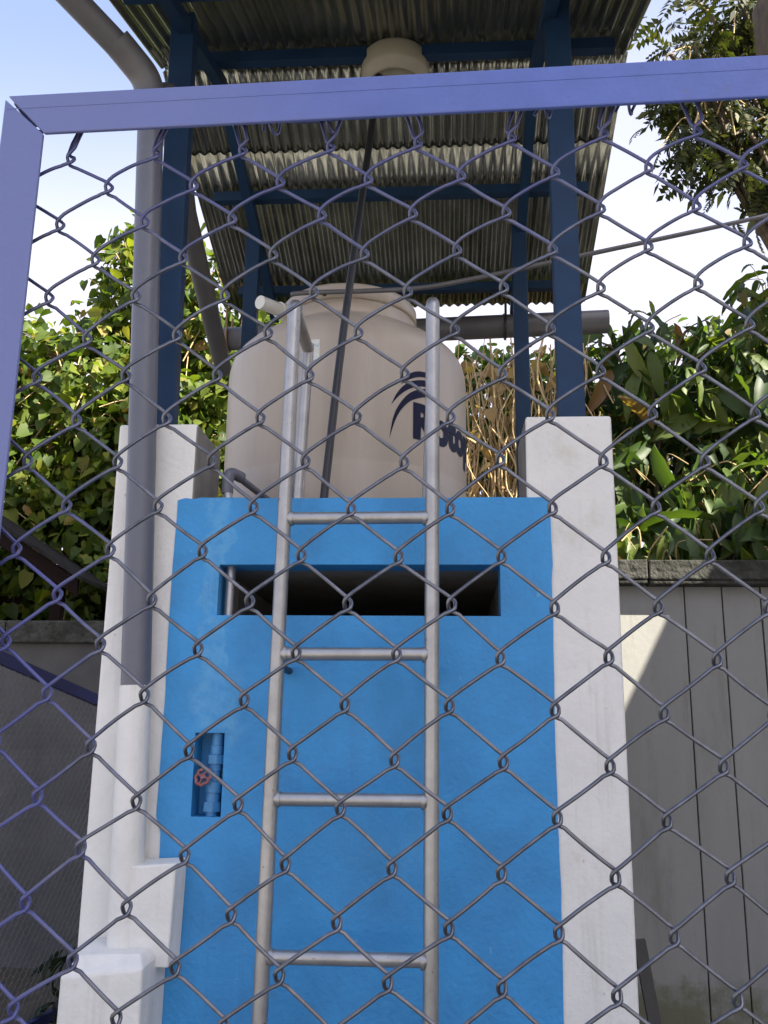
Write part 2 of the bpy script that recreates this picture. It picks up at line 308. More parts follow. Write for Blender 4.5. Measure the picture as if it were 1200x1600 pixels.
# niche rounded top corners
k = [q for q in vg.values() if abs(q.co.z-1.455) < 1e-4 and (abs(q.co.x+0.66) < 1e-4)]
bd = [e for e in bm.edges if len(e.link_faces) == 1]
def is_slot(e): return all(-0.62 < v.co.x < 0.357 and 1.87 < v.co.z < 2.066 for v in e.verts)
def is_niche(e): return all(-0.67 < v.co.x < -0.55 and 1.22 < v.co.z < 1.504 for v in e.verts)
for sel, dep in ((is_slot, 0.13), (is_niche, 0.095), (lambda e: not is_slot(e) and not is_niche(e), 0.009)):
    es = [e for e in bd if e.is_valid and sel(e)]
    ret = bmesh.ops.extrude_edge_only(bm, edges=es)
    for v in ret['geom']:
        if isinstance(v, bmesh.types.BMVert): v.co.y += dep
bmesh.ops.recalc_face_normals(bm, faces=bm.faces)
off = ORIG['tank_tower']
for v in bm.verts: v.co -= off
me = bpy.data.meshes.new('front_wall'); bm.to_mesh(me); bm.free(); me.materials.append(mt['blue_wall'])
fw = link(bpy.data.objects.new('front_wall', me), tw); tag(fw, 'sky blue painted front wall with horizontal slot and valve niche')
MB().box(-0.70, -0.53, 0.0889, 0.12, 1.20, 1.52).build('niche_back', mt['blue_wall'], tw)
# wall body behind the face (pieces around the openings)
for q in ((-0.7145, -0.67, 0.003, 0.12, 0, 2.288), (0.36, 0.4405, 0.003, 0.12, 0, 2.288), (-0.555, 0.36, 0.003, 0.12, 0, 1.875), (-0.67, -0.555, 0.003, 0.12, 0, 1.19), (-0.67, -0.555, 0.003, 0.12, 1.525, 1.875), (-0.67, 0.36, 0.003, 0.12, 2.06, 2.288)):
    MB().box(*q).build('wall_core', mt['concrete'], tw)
MB().box(-0.99, 0.73, 0.121, 1.79, 2.0565, 2.20).build('slab', mt['concrete'], tw)
MB().box(-0.70, -0.62, 0.35, 1.45, 0, 2.055).build('side_wall', mt['concrete'], tw)
MB().box(0.36, 0.43, 0.35, 1.45, 0, 2.055).build('side_wall', mt['concrete'], tw)
MB().box(-0.70, 0.43, 1.46, 1.56, 0, 2.055).build('rear_wall', mt['concrete'], tw)
pv = [(-0.972, -0.205, 0), (-0.722, -0.205, 0), (-0.716, -.001, 0), (-0.995, -.001, 0), (-0.968, -0.205, 0.79), (-0.724, -0.205, 0.82), (-0.712, -.001, 0.835), (-0.995, -.001, 0.80), (-0.93, -0.165, 0.845), (-0.745, -0.16, 0.852), (-0.73, -.001, 0.868), (-0.96, -.001, 0.858)]
MB().add(pv, [(0,1,5,4),(1,2,6,5),(2,3,7,6),(3,0,4,7),(4,5,9,8),(5,6,10,9),(6,7,11,10),(7,4,8,11),(8,9,10,11),(3,2,1,0)]).build('plinth', mt['white_wall'], tw, bevel=0.007, seg=3)
MB().add([(-0.82, -0.10, 0.80), (-0.680, -0.10, 0.80), (-0.668, -0.0075, 0.80), (-0.82, -0.0075, 0.80), (-0.812, -0.105, 1.088), (-0.672, -0.10, 1.100), (-0.662, -0.0075, 1.108), (-0.812, -0.0075, 1.10)],
         [(3,2,1,0),(4,5,6,7),(0,1,5,4),(1,2,6,5),(2,3,7,6),(3,0,4,7)]).build('mortar_fillet', mt['white_wall'], tw, bevel=0.006, seg=3)

# ---------------------------------------------------------------- steel canopy
cn = thing('canopy', 'dark blue steel canopy with corrugated gable roof over the water tank', 'canopy', (-0.13, 0.9, 2.3))
RX0, RX1 = -1.205, 1.030
def zroof(y):       # underside of the sheets
    return 4.62 - (0.7-y)*0.317 if y < 0.7 else 4.62 - (y-0.7)*0.325
def post(x0, x1, y0, y1, z0, z1, lip=1):
    p = MB().box(x0, x1, y0, y0+0.008, z0, z1)
    xs = (x1-0.008, x1) if lip > 0 else (x0, x0+0.008)
    p.box(xs[0], xs[1], y0+0.008, y1, z0, z1)
    p.box(x0 if lip > 0 else x0+0.0085, x1-0.0085 if lip > 0 else x1, y1-0.008, y1, z0, z1)
    return p
pf = post(-0.935, -0.838, 0.10, 0.16, 2.56, 4.40); tilt(pf, R_(-0.9), 'Y', (-0.86, 0.12, 2.6)); pf.build('post', mt['steel_blue'], cn, bevel=0.002)
post(0.572, 0.668, 0.10, 0.16, 2.575, 4.40, -1).build('post', mt['steel_blue'], cn, bevel=0.002)
post(-0.955, -0.878, 1.57, 1.63, 2.30, zroof(1.6)-0.06).build('post', mt['steel_blue'], cn, bevel=0.002)
post(0.535, 0.612, 1.57, 1.63, 2.30, zroof(1.6)-0.06, -1).build('post', mt['steel_blue'], cn, bevel=0.002)
def beam(y, w=0.05, h=0.07, x0=RX0+0.10, x1=RX1-0.10, drop=0.012):
    z = zroof(y)-drop
    b_ = MB().box(x0, x1, y-w/2, y-w/2+0.006, z-h, z); b_.box(x0, x1, y-w/2+0.006, y+w/2, z-h, z-h+0.006)
    return b_.build('purlin', mt['steel_blue'], cn)
for y, h in ((-0.38, .05), (-0.07, 0.05), (0.55, 0.055), (0.86, 0.05), (1.40, 0.055), (2.08, 0.05)): beam(y, h=h)
for x in (-0.90, 0.585):
    for ya, yb in ((-0.42, 0.69), (0.71, 2.22)):
        za, zb_ = zroof(ya)-0.075, zroof(yb)-0.075
        MB().add([(x-.025, ya, za), (x+.025, ya, za), (x+.025, yb, zb_), (x-.025, yb, zb_), (x-.025, ya, za-.06), (x+.025, ya, za-.06), (x+.025, yb, zb_-.06), (x-.025, yb, zb_-.06)],
                 [(0,1,2,3),(7,6,5,4),(0,4,5,1),(1,5,6,2),(2,6,7,3),(3,7,4,0)]).build('rafter', mt['steel_blue'], cn)
def sheet(x0, x1, y0, y1, lift, ph):
    n = int((x1-x0)/0.054*11); V = []; rows = 6
    for j in range(rows):
        y = y0+(y1-y0)*j/(rows-1)
        for i in range(n+1):
            x = x0+(x1-x0)*i/n
            V.append((x, y, zroof(y)+lift+0.0085*math.sin(2*math.pi*(x+ph)/0.054)+0.0085 + 0.001*math.sin(x*5)))
    f = [(j*(n+1)+i, j*(n+1)+i+1, (j+1)*(n+1)+i+1, (j+1)*(n+1)+i) for j in range(rows-1) for i in range(n)]
    o = MB().add(V, f, True).build('roof_sheet', mt['roof'], cn)
    s_ = o.modifiers.new('thickness', 'SOLIDIFY'); s_.thickness = 0.0012; s_.offset = 1
    return o
xs = [RX0, RX0+0.76, RX0+1.50, RX1]
for i in range(3):
    a, b_ = xs[i]-(0.04 if i else 0), xs[i+1]
    sheet(a, b_, -0.46, 0.695, 0.0+0.003*i, 0)
    sheet(a, b_, 0.72, 1.24, 0.004+0.003*i, 0.01)
    sheet(a, b_, 1.17, 2.28, -0.004+0.003*i, 0.012)
rc = MB().add([(RX0, 0.52, 4.61), (RX1, 0.52, 4.61), (RX1, 0.7, 4.68), (RX0, 0.7, 4.68), (RX1, 0.88, 4.61), (RX0, 0.88, 4.61)], [(0,1,2,3),(3,2,4,5)]).build('ridge_cap', mt['roof'], cn)
for x in np.arange(RX0+0.06, RX1, 0.135):
    MB().tube([(x, 0.55, zroof(0.55)-0.012), (x, 0.55, zroof(.55)+0.05)], 0.006, 6).build('roof_nail', mt['galv_tube'], cn)

# front and rear gutters
gt = thing('gutter_pipe', 'long grey pipe gutter under the rear roof eave behind the tank', 'gutter', (0, 2.2, 3.92))
zl, zr = 3.885, 3.960
g = MB(); N_ = 20; V = []
for e, (x, z) in enumerate(((-1.27, zl), (1.153, zr))):
    for q in range(N_+1):
        a = R_(100)+R_(340)*q/N_; V.append((x, 2.22+0.072*math.cos(a), z+0.072*math.sin(a)))
g.add(V, [(k_, k_+1, N_+2+k_, N_+1+k_) for k_ in range(N_)], True)
o = g.build('pipe', mt['pvc_dark'], gt); s_ = o.modifiers.new('t', 'SOLIDIFY'); s_.thickness = 0.005
def strap(x, y, z, r, mt_, par, ztop):
    a = [(x, y+r*math.cos(q), z+r*math.sin(q)) for q in np.linspace(R_(150), R_(390), 14)]
    return MB().tube([(x, y-r, ztop)]+a+[(x, y+r, ztop)], 0.008, 6).build('strap', mt_, par)
strap(-1.19, 2.22, zl, 0.078, mt['brown_strap'], gt, 4.06); strap(0.53, 2.22, 3.94, 0.078, mt['black'], gt, 4.06)
fg = MB().tube([(-1.36, -0.53, 4.19), (1.14, -0.53, 4.16)], 0.055, 18).build('front_gutter_pipe', mt['pvc_dark']); tag(fg, 'grey pipe gutter along the front roof eave above the picture', 'gutter')

# ---------------------------------------------------------------- rain downpipe
dp = thing('downpipe', 'grey plastic rain downpipe standing against the left white column', 'pipe', (-0.832, -0.06, 0.86))
# the straight pipe is its own object standing along local z so that its printed line follows it
def zpipe(name, p0, p1, r, mat_, par, n=28):
    p0 = Vector(p0); p1 = Vector(p1); L_ = (p1-p0).length
    me_o = MB().tube([(0, 0, 0), (0, 0, L_)], r, n).build(name, mat_)
    me_o.parent = par; me_o.location = p0-ORIG[par.name]; me_o.rotation_euler = (p1-p0).to_track_quat('Z', 'X').to_euler()
    return me_o
o = zpipe('pipe', (-0.854, -0.06, 1.640), (-0.960, -0.06, 3.84), 0.0485, mt['pvc'], dp); 
o.rotation_euler = ((Vector((-0.960, -0.06, 3.84))-Vector((-0.854, -0.06, 1.640))).to_track_quat('Z', 'Y').to_euler())
zpipe('painted_pipe', (-0.832, -0.06, 0.84), (-0.854, -0.06, 1.642), 0.0515, mt['white_wall'], dp)
el = smooth_path([(-0.957, -0.06, 3.80), (-0.965, -0.062, 3.88), (-0.985, -0.085, 3.945), (-1.03, -0.13, 3.995), (-1.07, -0.18, 4.03)], 6)
MB().tube(el, 0.057, 24).build('elbow', mt['pvc_dark'], dp)
MB().tube([(-1.04, -0.14, 4.0), (-1.33, -0.50, 4.19)], 0.0495, 24).build('upper_pipe', mt['pvc_dark'], dp)
op = thing('overflow_pipe', 'dark grey slanting pipe behind the left steel post', 'pipe', (-0.93, 0.02, 3.95))
MB().tube(smooth_path([(-0.945, -0.02, 3.90), (-0.93, 0.06, 3.965), (-0.955, 0.20, 3.96), (-1.05, 0.75, 3.87)], 5)+[Vector((-1.115, 1.85, 3.53))], 0.049, 20).build('pipe', mt['pvc_dark'], op)
MB().tube([(-0.962, 0.23, 3.955), (-0.98, 0.33, 3.94)], 0.056, 20).build('collar', mt['pvc_dark'], op)

# ---------------------------------------------------------------- water tank
TX, TY, TR, TZ = -0.283, 0.896, 0.54, 2.205
tk = thing('water_tank', 'beige plastic cylindrical water tank with domed shoulder and navy logo', 'water tank', (TX, TY, TZ))
prof = [(0.0, 0), (0.50, 0), (0.53, 0.02), (TR, 0.06), (TR, 0.30), (TR-.005, 0.33), (TR-.005, 0.345), (TR, 0.375), (TR, 0.82), (TR-.003, 0.855), (0.526, 0.90), (0.503, 0.940), (0.466, 0.978), (0.420, 1.010), (0.370, 1.036), (0.335, 1.052), (0.318, 1.062), (0.312, 1.075)]
MB().lathe(prof, (TX, TY, TZ), 96).build('body', mt['tank'], tk)
neck = [(0.312, 1.074), (0.310, 1.125), (0.303, 1.135), (0.296, 1.140)]
MB().lathe(neck, (TX, TY, TZ), 72).build('neck', mt['tank'], tk)
lid = [(0.296, 1.138), (0.308, 1.138), (0.314, 1.145), (0.314, 1.192), (0.304, 1.207), (0.18, 1.232), (0.0, 1.24)]
MB().lathe(lid, (TX, TY, TZ), 72).build('lid', mt['tank'], tk)
def on_tank(th, z, r=TR+0.002):
    a = R_(th); return (TX+r*math.sin(a), TY-r*math.cos(a), z)
def crescent(outer, inner):
    O = smooth_path([(a, z, 0) for a, z in outer], 8); I = smooth_path([(a, z, 0) for a, z in inner], 8); n = len(O)
    V = [on_tank(p.x, p.y) for p in O]+[on_tank(p.x, p.y) for p in I]
    return MB().add(V, [(i, i+1, n+i+1, n+i) for i in range(n-1)])
arcs = [([(24.6, 2.637), (26.2, 2.725), (29.3, 2.790), (34.5, 2.846), (41.7, 2.8765), (45.2, 2.878)], [(24.6, 2.637), (27.2, 2.715), (30.4, 2.770), (35.0, 2.812), (41.7, 2.840), (45.2, 2.842)]),
        ([(25.2, 2.778), (27.5, 2.826), (31.0, 2.869), (36.0, 2.900), (41.7, 2.914), (45.4, 2.914)], [(25.2, 2.778), (28.3, 2.816), (32.0, 2.848), (36.5, 2.873), (41.7, 2.887), (45.4, 2.887)]),
        ([(29.6, 2.872), (31.5, 2.900), (34.2, 2.928), (38.0, 2.945), (41.7, 2.950), (45.4, 2.947)], [(29.6, 2.872), (32.0, 2.890), (35.0, 2.907), (38.5, 2.921), (41.7, 2.927), (45.4, 2.926)])]
for q in arcs: crescent(*q).build('emblem_arc', mt['ink'], tk)
fc = bpy.data.curves.new('lettering', 'FONT'); fc.body = 'Rotoplas'; fc.size = 0.196; fc.offset = 0.011; fc.space_character = 1.02; fc.resolution_u = 6
fo = bpy.data.objects.new('lettering_source', fc); COL.objects.link(fo)
dg = bpy.context.evaluated_depsgraph_get(); tme = bpy.data.meshes.new_from_object(fo.evaluated_get(dg)); bpy.data.objects.remove(fo)
bm = bmesh.new(); bm.from_mesh(tme); bmesh.ops.triangulate(bm, faces=bm.faces); bmesh.ops.subdivide_edges(bm, edges=bm.edges, cuts=2, use_grid_fill=True)
x_min = min(v.co.x for v in bm.verts)
for v in bm.verts:
    th = 35.9 + math.degrees((v.co.x-x_min)*0.92/TR); v.co = Vector(on_tank(th, 2.664+v.co.y))-Vector((TX, TY, TZ))
tme2 = bpy.data.meshes.new('lettering'); bm.to_mesh(tme2); bm.free(); tme2.materials.append(mt['ink'])
link(bpy.data.objects.new('lettering', tme2), tk)
def patch(th0, th1, z0, z1, name, mat_, r=TR+0.0015):
    n = 6; V = [on_tank(th0+(th1-th0)*i/n, z, r) for z in (z0, z1) for i in range(n+1)]
    return MB().add(V, [(i, i+1, n+2+i, n+1+i) for i in range(n)]).build(name, mat_, tk)
patch(-14, -6, 2.955, 3.045, 'sticker', mt['sticker'])
MB().tube([(TX-0.075, TY-0.300, 3.362), (TX-0.078, TY-0.318, 3.362)], 0.012, 12).build('vent_plug', mt['black'], tk)
MB().tube([(-0.52, 0.78, 3.345), (-0.56, 0.70, 3.335), (-0.640, 0.575, 3.32)], 0.030, 18).build('inlet_pipe', mt['pvc_white'], tk)
MB().tube([(-0.545, 0.73, 3.34), (-0.575, 0.68, 3.332)], 0.037, 18).build('inlet_collar', mt['pvc_white'], tk)

# ---------------------------------------------------------------- ladder
ld = thing('ladder', 'silver painted tube ladder fixed to the blue wall', 'ladder', (-0.12, -0.2, 0))
LT = 0.0232
for xb_, xt in ((-0.380, -0.349), (0.116, 0.124)):
    zs = np.linspace(0, 2.88, 12)
    p = [Vector((xb_+(xt-xb_)*z/2.88, -0.2, z)) for z in zs]
    p += smooth_path([(xt, -0.2, 2.905), (xt, -0.185, 2.925), (xt, -0.165, 2.932)], 3)
    MB().tube(p, LT, 18).build('stile', mt['galv_tube'], ld)
    xr = xt-0.002
    MB().tube([(xr, -0.19, 2.915), (xr, 0.14, 2.905)], LT*0.92, 16).build('top_return', mt['galv_tube'], ld)
    MB().tube([(xr, 0.14, 2.928), (xr-0.025, 0.14, 2.19)], LT*0.95, 16).build('rear_leg', mt['galv_tube'], ld)
    for zz in (1.70, 0.55):
        xw = xb_+(xt-xb_)*zz/2.88
        MB().tube([(xw+0.004, -0.19, zz), (xw+0.006, 0.0, zz-0.003)], 0.012, 10).build('wall_bracket', mt['black'], ld)
for z in (2.172, 1.737, 1.302, 0.862, 0.43):
    xl = -0.380+0.031*z/2.88; xr = 0.116+0.008*z/2.88
    MB().tube([(xl+0.012, -0.2, z), (xr-0.012, -0.2, z+0.002)], 0.0205, 16).build('rung', mt['galv_tube'], ld)
    for q in (xl+0.024, xr-0.024):
        MB().tube([(q-0.006, -0.2, z), (q+0.006, -0.2, z)], 0.0245, 12).build('weld_bead', mt['galv_tube'], ld, bevel=0.003)

# ---------------------------------------------------------------- feed pipe with valve in the niche
fp = thing('feed_pipe', 'feed pipe with blue gate valve and worn red handwheel in the wall niche', 'pipe', (-0.60, 0.05, 1.2))
MB().tube([(-0.598, 0.045, 1.10), (-0.597, 0.045, 1.50), (-0.582, 0.045, 1.80), (-0.580, 0.045, 2.06), (-0.605, 0.08, 2.20), (-0.622, 0.10, 2.36)], 0.0165, 14).build('pipe', mt['galv_tube'], fp)
MB().tube(smooth_path([(-0.622, 0.10, 2.335), (-0.622, 0.10, 2.385), (-0.615, 0.115, 2.415), (-0.585, 0.16, 2.41)], 5), 0.021, 14).build('elbow', mt['pvc'], fp)
MB().tube([(-0.60, 0.135, 2.412), (-0.46, 0.40, 2.33)], 0.013, 12).build('branch_pipe', mt['pvc'], fp)
def ring(z0, z1, r, nm, n=18, x=-0.592):
    return MB().tube([(x-(1.49-z0)*0.04, 0.03, z0), (x-(1.49-z1)*0.04, 0.03, z1)], r, n).build(nm, mt['pipe_blue'], fp, bevel=0.002)
ring(1.455, 1.492, 0.0185, 'nipple'); ring(1.425, 1.454, 0.021, 'adapter'); ring(1.395, 1.424, 0.029, 'union_nut', 6)
ring(1.372, 1.394, 0.020, 'nipple'); ring(1.34, 1.371, 0.0185, 'valve_neck'); ring(1.305, 1.339, 0.027, 'valve_body'); ring(1.262, 1.304, 0.023, 'adapter'); ring(1.245, 1.275, 0.031, 'union_nut', 6); ring(1.10, 1.244, 0.019, 'nipple')
MB().tube([(-0.60, 0.03, 1.325), (-0.618, -0.012, 1.353)], 0.011, 10).build('valve_stem', mt['pipe_blue'], fp)
hc = Vector((-0.622, -0.022, 1.356)); hn = Vector((-0.35, -0.86, 0.42)).normalized(); hu = hn.orthogonal().normalized(); hv = hn.cross(hu)
w_ = MB(); pts = []
for q in range(41):
    a = 2*math.pi*q/40; rr = 0.0275+0.0025*math.cos(a*8); pts.append(hc+(hu*math.cos(a)+hv*math.sin(a))*rr)
w_.tube(pts, 0.0055, 8, caps=False)
for q in range(4):
    a = q*math.pi/2+0.4; w_.tube([hc, hc+(hu*math.cos(a)+hv*math.sin(a))*0.026], 0.004, 6)
w_.tube([hc-hn*0.004, hc+hn*0.006], 0.009, 10)
tag(w_.build('handwheel', mt['red'], fp), 'worn red handwheel')

# ---------------------------------------------------------------- hose, ceiling fitting, thin pipe
hp_ = smooth_path([(-0.282, 0.13, 2.19), (-0.273, 0.13, 2.34), (-0.235, 0.22, 2.95), (-0.195, 0.36, 3.55), (-0.155, 0.50, 4.14), (-0.137, 0.56, 4.40), (-0.13, 0.59, 4.50)], 8)
tag(MB().tube(hp_, 0.0155, 12).build('black_hose', mt['black']), 'thick black hose running up in front of the tank to the roof', 'hose')
ft = thing('ceiling_fitting', 'round cream plastic fitting under the corrugated roof at the end of the black hose', 'fitting', (-0.062, 0.62, 4.44))
fx, fy, fz = -0.062, 0.62, 4.425
MB().lathe([(0.0, 0.13), (0.150, 0.13), (0.158, 0.12), (0.158, 0.045), (0.154, 0.035), (0.150, 0.03), (0.128, 0.0), (0.120, -0.004), (0.112, 0.0), (0.108, 0.012), (0.06, 0.016), (0.0, 0.016)], (fx, fy, fz), 56).build('pan', mt['cream'], ft)
MB().lathe([(0.0, -0.012), (0.03, -0.010), (0.036, 0.0), (0.036, 0.02)], (fx, fy, fz), 24).build('knob', mt['cream'], ft)
tp = smooth_path([(-0.50, 0.56, 3.345), (-0.42, 0.545, 3.345), (0.02, 0.548, 3.355), (0.30, 0.56, 3.405), (0.621, 0.60, 3.493), (1.461, 0.90, 3.825), (1.70, 1.0, 3.93)], 8)
tag(MB().tube(tp, 0.0105, 10).build('thin_pipe', mt['pvc_dark']), 'thin grey pipe sloping from the tank neck up past the right steel post', 'pipe')

# ---------------------------------------------------------------- boundary walls
bw = thing('board_wall', 'grey white boundary wall of upright boards with dark mossy coping right of the tower', 'wall', (2.0, 1.55, 0))
edges = [0.55, 1.326, 1.507, 1.690, 1.872, 2.055, 2.238, 2.42, 2.60, 2.78, 2.96, 3.14]
for i in range(len(edges)-1):
    a, b_ = edges[i]+0.003, edges[i+1]-0.003; dy = random.uniform(-0.002, 0.002)
    MB().box(a, b_, 1.50+dy, 1.53, 0, 2.23).build('plank', mt['plank'], bw, bevel=0.0035, seg=2)
MB().box(0.56, 3.14, 1.5305, 1.60, 0, 2.2).build('backing', mt['joint'], bw)
xs_ = np.arange(0.52, 3.2, 0.62)
for i in range(len(xs_)-1):
    c_ = MB(); n = 8
    for (za, zb_, yf) in ((2.235, 2.332, 1.400), (2.215, 2.235, 1.408)):
        c_.box(xs_[i]+0.003, xs_[i+1]-0.003, yf, 1.66, za, zb_)
    tilt(c_, R_(random.uniform(-0.4, 0.4)), 'Y', (xs_[i], 1.5, 2.25)); c_.build('coping_stone', mt['coping'], bw, bevel=0.008)
lw = thing('low_wall', 'dim grey boundary wall with stained coping at the far left', 'wall', (-3, 4.0, 0))
MB().box(-7, -1.2, 3.02, 3.17, 0, 2.06).build('wall', mt['concrete_dark'], lw)
xs_ = np.arange(-7, -1.1, 0.84)
for i in range(len(xs_)-1):
    MB().box(xs_[i]+0.003, xs_[i+1]-0.003, 2.97, 3.22, 2.061, 2.21).build('coping_stone', mt['coping'], lw, bevel=0.01)
rw = thing('rear_wall', 'grey boundary wall behind the tank tower', 'wall', (-0.3, 3.2, 0))
MB().box(-1.19, 0.545, 3.1, 3.25, 0, 2.1).build('wall', mt['plank'], rw)
o = MB().box(0.86, 0.905, 0.70, 0.73, 0, 0.76); tilt(o, R_(-8.5), 'Y', (0.9, 0.7, 0.75)); o = o.build('dark_strip', mt['concrete_dark']); tag(o, 'narrow dark strip slanting at the foot of the right white column', 'board')  # thin dark strip, slanted, beside the right column's foot

# ---------------------------------------------------------------- side gate with netting at the left
A = Vector((-1.912, 0.52, 0)); B = Vector((-1.718, 2.0, 0)); D = (B-A).normalized(); LG = (B-A).length
ZA, ZB = 1.94-0.045, 1.685-0.045                  # the top rail sags towards its far end
zt = lambda s_: ZA+(ZB-ZA)*s_/LG
sg = thing('side_gate', 'blue railed gate with hexagonal wire netting left of the tower', 'gate', tuple(A))
P = lambda s, z, n=0: A + D*s + Vector((0, 0, z)) + Vector((-D.y, D.x, 0))*n
def bar(p, q, wd, ht):
    n = Vector((-D.y, D.x, 0))*wd/2; u_ = (q-p).normalized(); v_ = u_.cross(n).normalized()*ht/2
    return MB().add([p-n-v_, p+n-v_, p+n+v_, p-n+v_, q-n-v_, q+n-v_, q+n+v_, q-n+v_], [(0,1,2,3),(7,6,5,4),(0,4,5,1),(1,5,6,2),(2,6,7,3),(3,7,4,0)])
bar(P(0, ZA), P(LG, ZB), 0.03, 0.055).build('rail', mt['fence_blue'], sg); bar(P(0, 0.15), P(LG, 0.15), 0.03, 0.045).build('rail', mt['fence_blue'], sg)
bar(P(0, 0.0), P(0, ZA-.04), 0.03, 0.045).build('stile', mt['fence_blue'], sg); bar(P(LG, 0), P(LG, ZB-.04), 0.03, 0.045).build('stile', mt['fence_blue'], sg)
net = MB(); cw, ch = 0.050, 0.062
nw = int((LG-.04)/cw*2)
for i in range(nw):
    s0 = 0.02+i*cw/2; pts = []; z = 0.17; k_ = 0
    off_ = cw/4*(1 if i % 2 == 0 else -1)
    while z < zt(s0)-0.02:
        d = off_ if (k_ % 2 == 0) else -off_; bl = 0.012*math.sin(z*2.1)*math.sin(s0*3)
        pts.append(P(s0+d*0.92, z, bl)); z += ch*0.22; pts.append(P(s0+d*0.92, z, bl)); z += ch*0.28; k_ += 1
    net.tube(pts, 0.0015, 3, caps=False)
o = net.build('netting', mt['fence_wire'], sg, fix=False); o['kind'] = 'stuff'

# ---------------------------------------------------------------- low shed at the far left
sh = thing('shed', 'low dark shed roof in shadow behind the left fence', 'shed', (-3.4, 2.6, 0))
def slab(x0, z0, x1, z1, y0, y1, th): return MB().prism([(x0, z0), (x1, z1), (x1, z1+th), (x0, z0+th)], y0, y1)
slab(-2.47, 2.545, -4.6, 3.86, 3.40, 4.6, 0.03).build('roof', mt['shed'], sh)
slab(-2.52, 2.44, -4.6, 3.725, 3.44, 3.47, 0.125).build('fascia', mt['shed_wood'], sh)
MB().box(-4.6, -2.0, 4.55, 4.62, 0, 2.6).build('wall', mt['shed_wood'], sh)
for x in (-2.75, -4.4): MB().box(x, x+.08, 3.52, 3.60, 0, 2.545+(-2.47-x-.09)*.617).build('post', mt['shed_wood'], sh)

# ---------------------------------------------------------------- unseen added house on the right (put in to shade the tower)
hs = thing('shade_blocker', 'tall unseen house out of view on the right, added to shade the yard', 'blocker', (11.0, -5.0, 0))
HX = 9.0; K1, K2 = 0.40/0.66, 0.64/0.66       # sun drift in y and z for each metre of x
def zpoly(poly, z0, z1):
    n = len(poly); return MB().add([(x, y, z0) for x, y in poly]+[(x, y, z1) for x, y in poly], [tuple(range(n-1, -1, -1)), tuple(range(n, 2*n))]+[(i, (i+1) % n, (i+1) % n+n, i+n) for i in range(n)])
yb = 1.5-K1*(HX-0.80); HT = 15.6
wp = lambda x, z: (1.5-K1*(HX-x), z+K2*(HX-x))
zpoly([(HX, -9.6), (HX+5, -9.6), (HX+5, yb-K1*5-.05), (HX, yb)], 0, HT).build('wall', mt['blocker'], hs)
zpoly([(HX-.3, -9.9), (HX+5.3, -9.9), (HX+5.3, yb-K1*5.3-.06), (HX-.3, yb+K1*.3-.02)], HT+.001, HT+.25).build('roof', mt['shed'], hs)  # roof of the added shade blocker
HA = 3.6; wq = lambda x, z: (1.5-K1*(HA-x), z+K2*(HA-x))
gw = thing('sun_cut_wall', 'unseen wall added on the right, its sloped edge shaping the sun patch', 'wall', (HA, 0.5, 0))  # unseen wall, added so its slope cuts the triangular sun patch
ya = wq(0.80, 0)[0]; pa, pb_, pc = wq(0.80, 1.22), wq(1.30, 2.19), wq(1.36, 2.32)
MB().prism([(ya, 0), (wq(3.0, 0)[0], 0), (wq(3.0, 0)[0], pc[1]-.1), pc, pb_, pa], HA, HA+0.14, axis='x').build('wall', mt['blocker'], gw)
MB().box(HX, HX+0.2, yb+.002, yb+0.9, wp(0.8, 2.33)[1], HT).build('shade_screen', mt['blocker'], hs)  # thin screen added to keep sun off the left wall and shed
for z in (1.2, 4.6, 8.0):
    for y in (-8.6, -6.4):
        wf = MB().box(HX-.05, HX-.001, y, y+1.2, z, z+1.4).build('blocker_window', mt['pvc_white'], hs)
        MB().box(HX-.06, HX-.051, y+0.08, y+1.12, z+.08, z+1.32).build('blocker_pane', mt['glass'], wf)
MB().prism([(yb+.95, 0), (0.3, 0), (0.3, 9.6), (yb+.95, 10.2)], HX+.1, HX+2.5, axis='x').build('shade_wing', mt['blocker'], hs)  # unseen block added to shade the lower leaves behind the boards
le = thing('lean_to', 'brown edge of a lean-to roof in the top right corner', 'roof', (2.2, -0.3, 0))
ev = MB().box(1.44, 3.0, -0.9, 0.10, 4.30, 4.36); tilt(ev, R_(-6), 'Y', (1.44, 0, 4.30)); ev.build('roof', mt['shed'], le)
MB().box(1.395, 1.438, -0.9, 0.14, 4.02, 4.32).build('eave_board', mt['bark'], le)
for x, y in ((2.8, -0.8), (2.8, 0.0)): MB().box(x, x+.08, y, y+.08, 0, 4.42).build('post', mt['bark'], le)

# ---------------------------------------------------------------- vegetation
def leaf_heart():
    v = [(0, 0, 0), (0, .45, -.03), (0, 1.0, -.16), (-.30, -.10, .06), (-.46, .22, .10), (-.30, .62, .02), (.30, -.10, .06), (.46, .22, .10), (.30, .62, .02)]
    return np.array(v), [(0, 1, 4, 3), (1, 2, 5, 4), (0, 6, 7, 1), (1, 7, 8, 2)]
def leaf_big():
    v = []; n = 9
    for i in range(n):
        tt = i/(n-1); w_ = 0.135*math.sin(math.pi*min(1, tt**0.85*0.97+0.03))**0.8; z = -0.5*tt**2; q = 0.014*(1 if i % 2 else -1)
        if i == n-1: w_ = 0.004
        v += [(0, tt*(1-.14*tt), z), (-w_, tt*(1-.14*tt)+0.05, z+0.05+q), (w_, tt*(1-.14*tt)+0.05, z+0.05+q)]
    f = []
    for i in range(n-1):
        a, b_ = i*3, i*3+3; f += [(a, b_, b_+1, a+1), (a, a+2, b_+2, b_)]
    return np.array(v), f
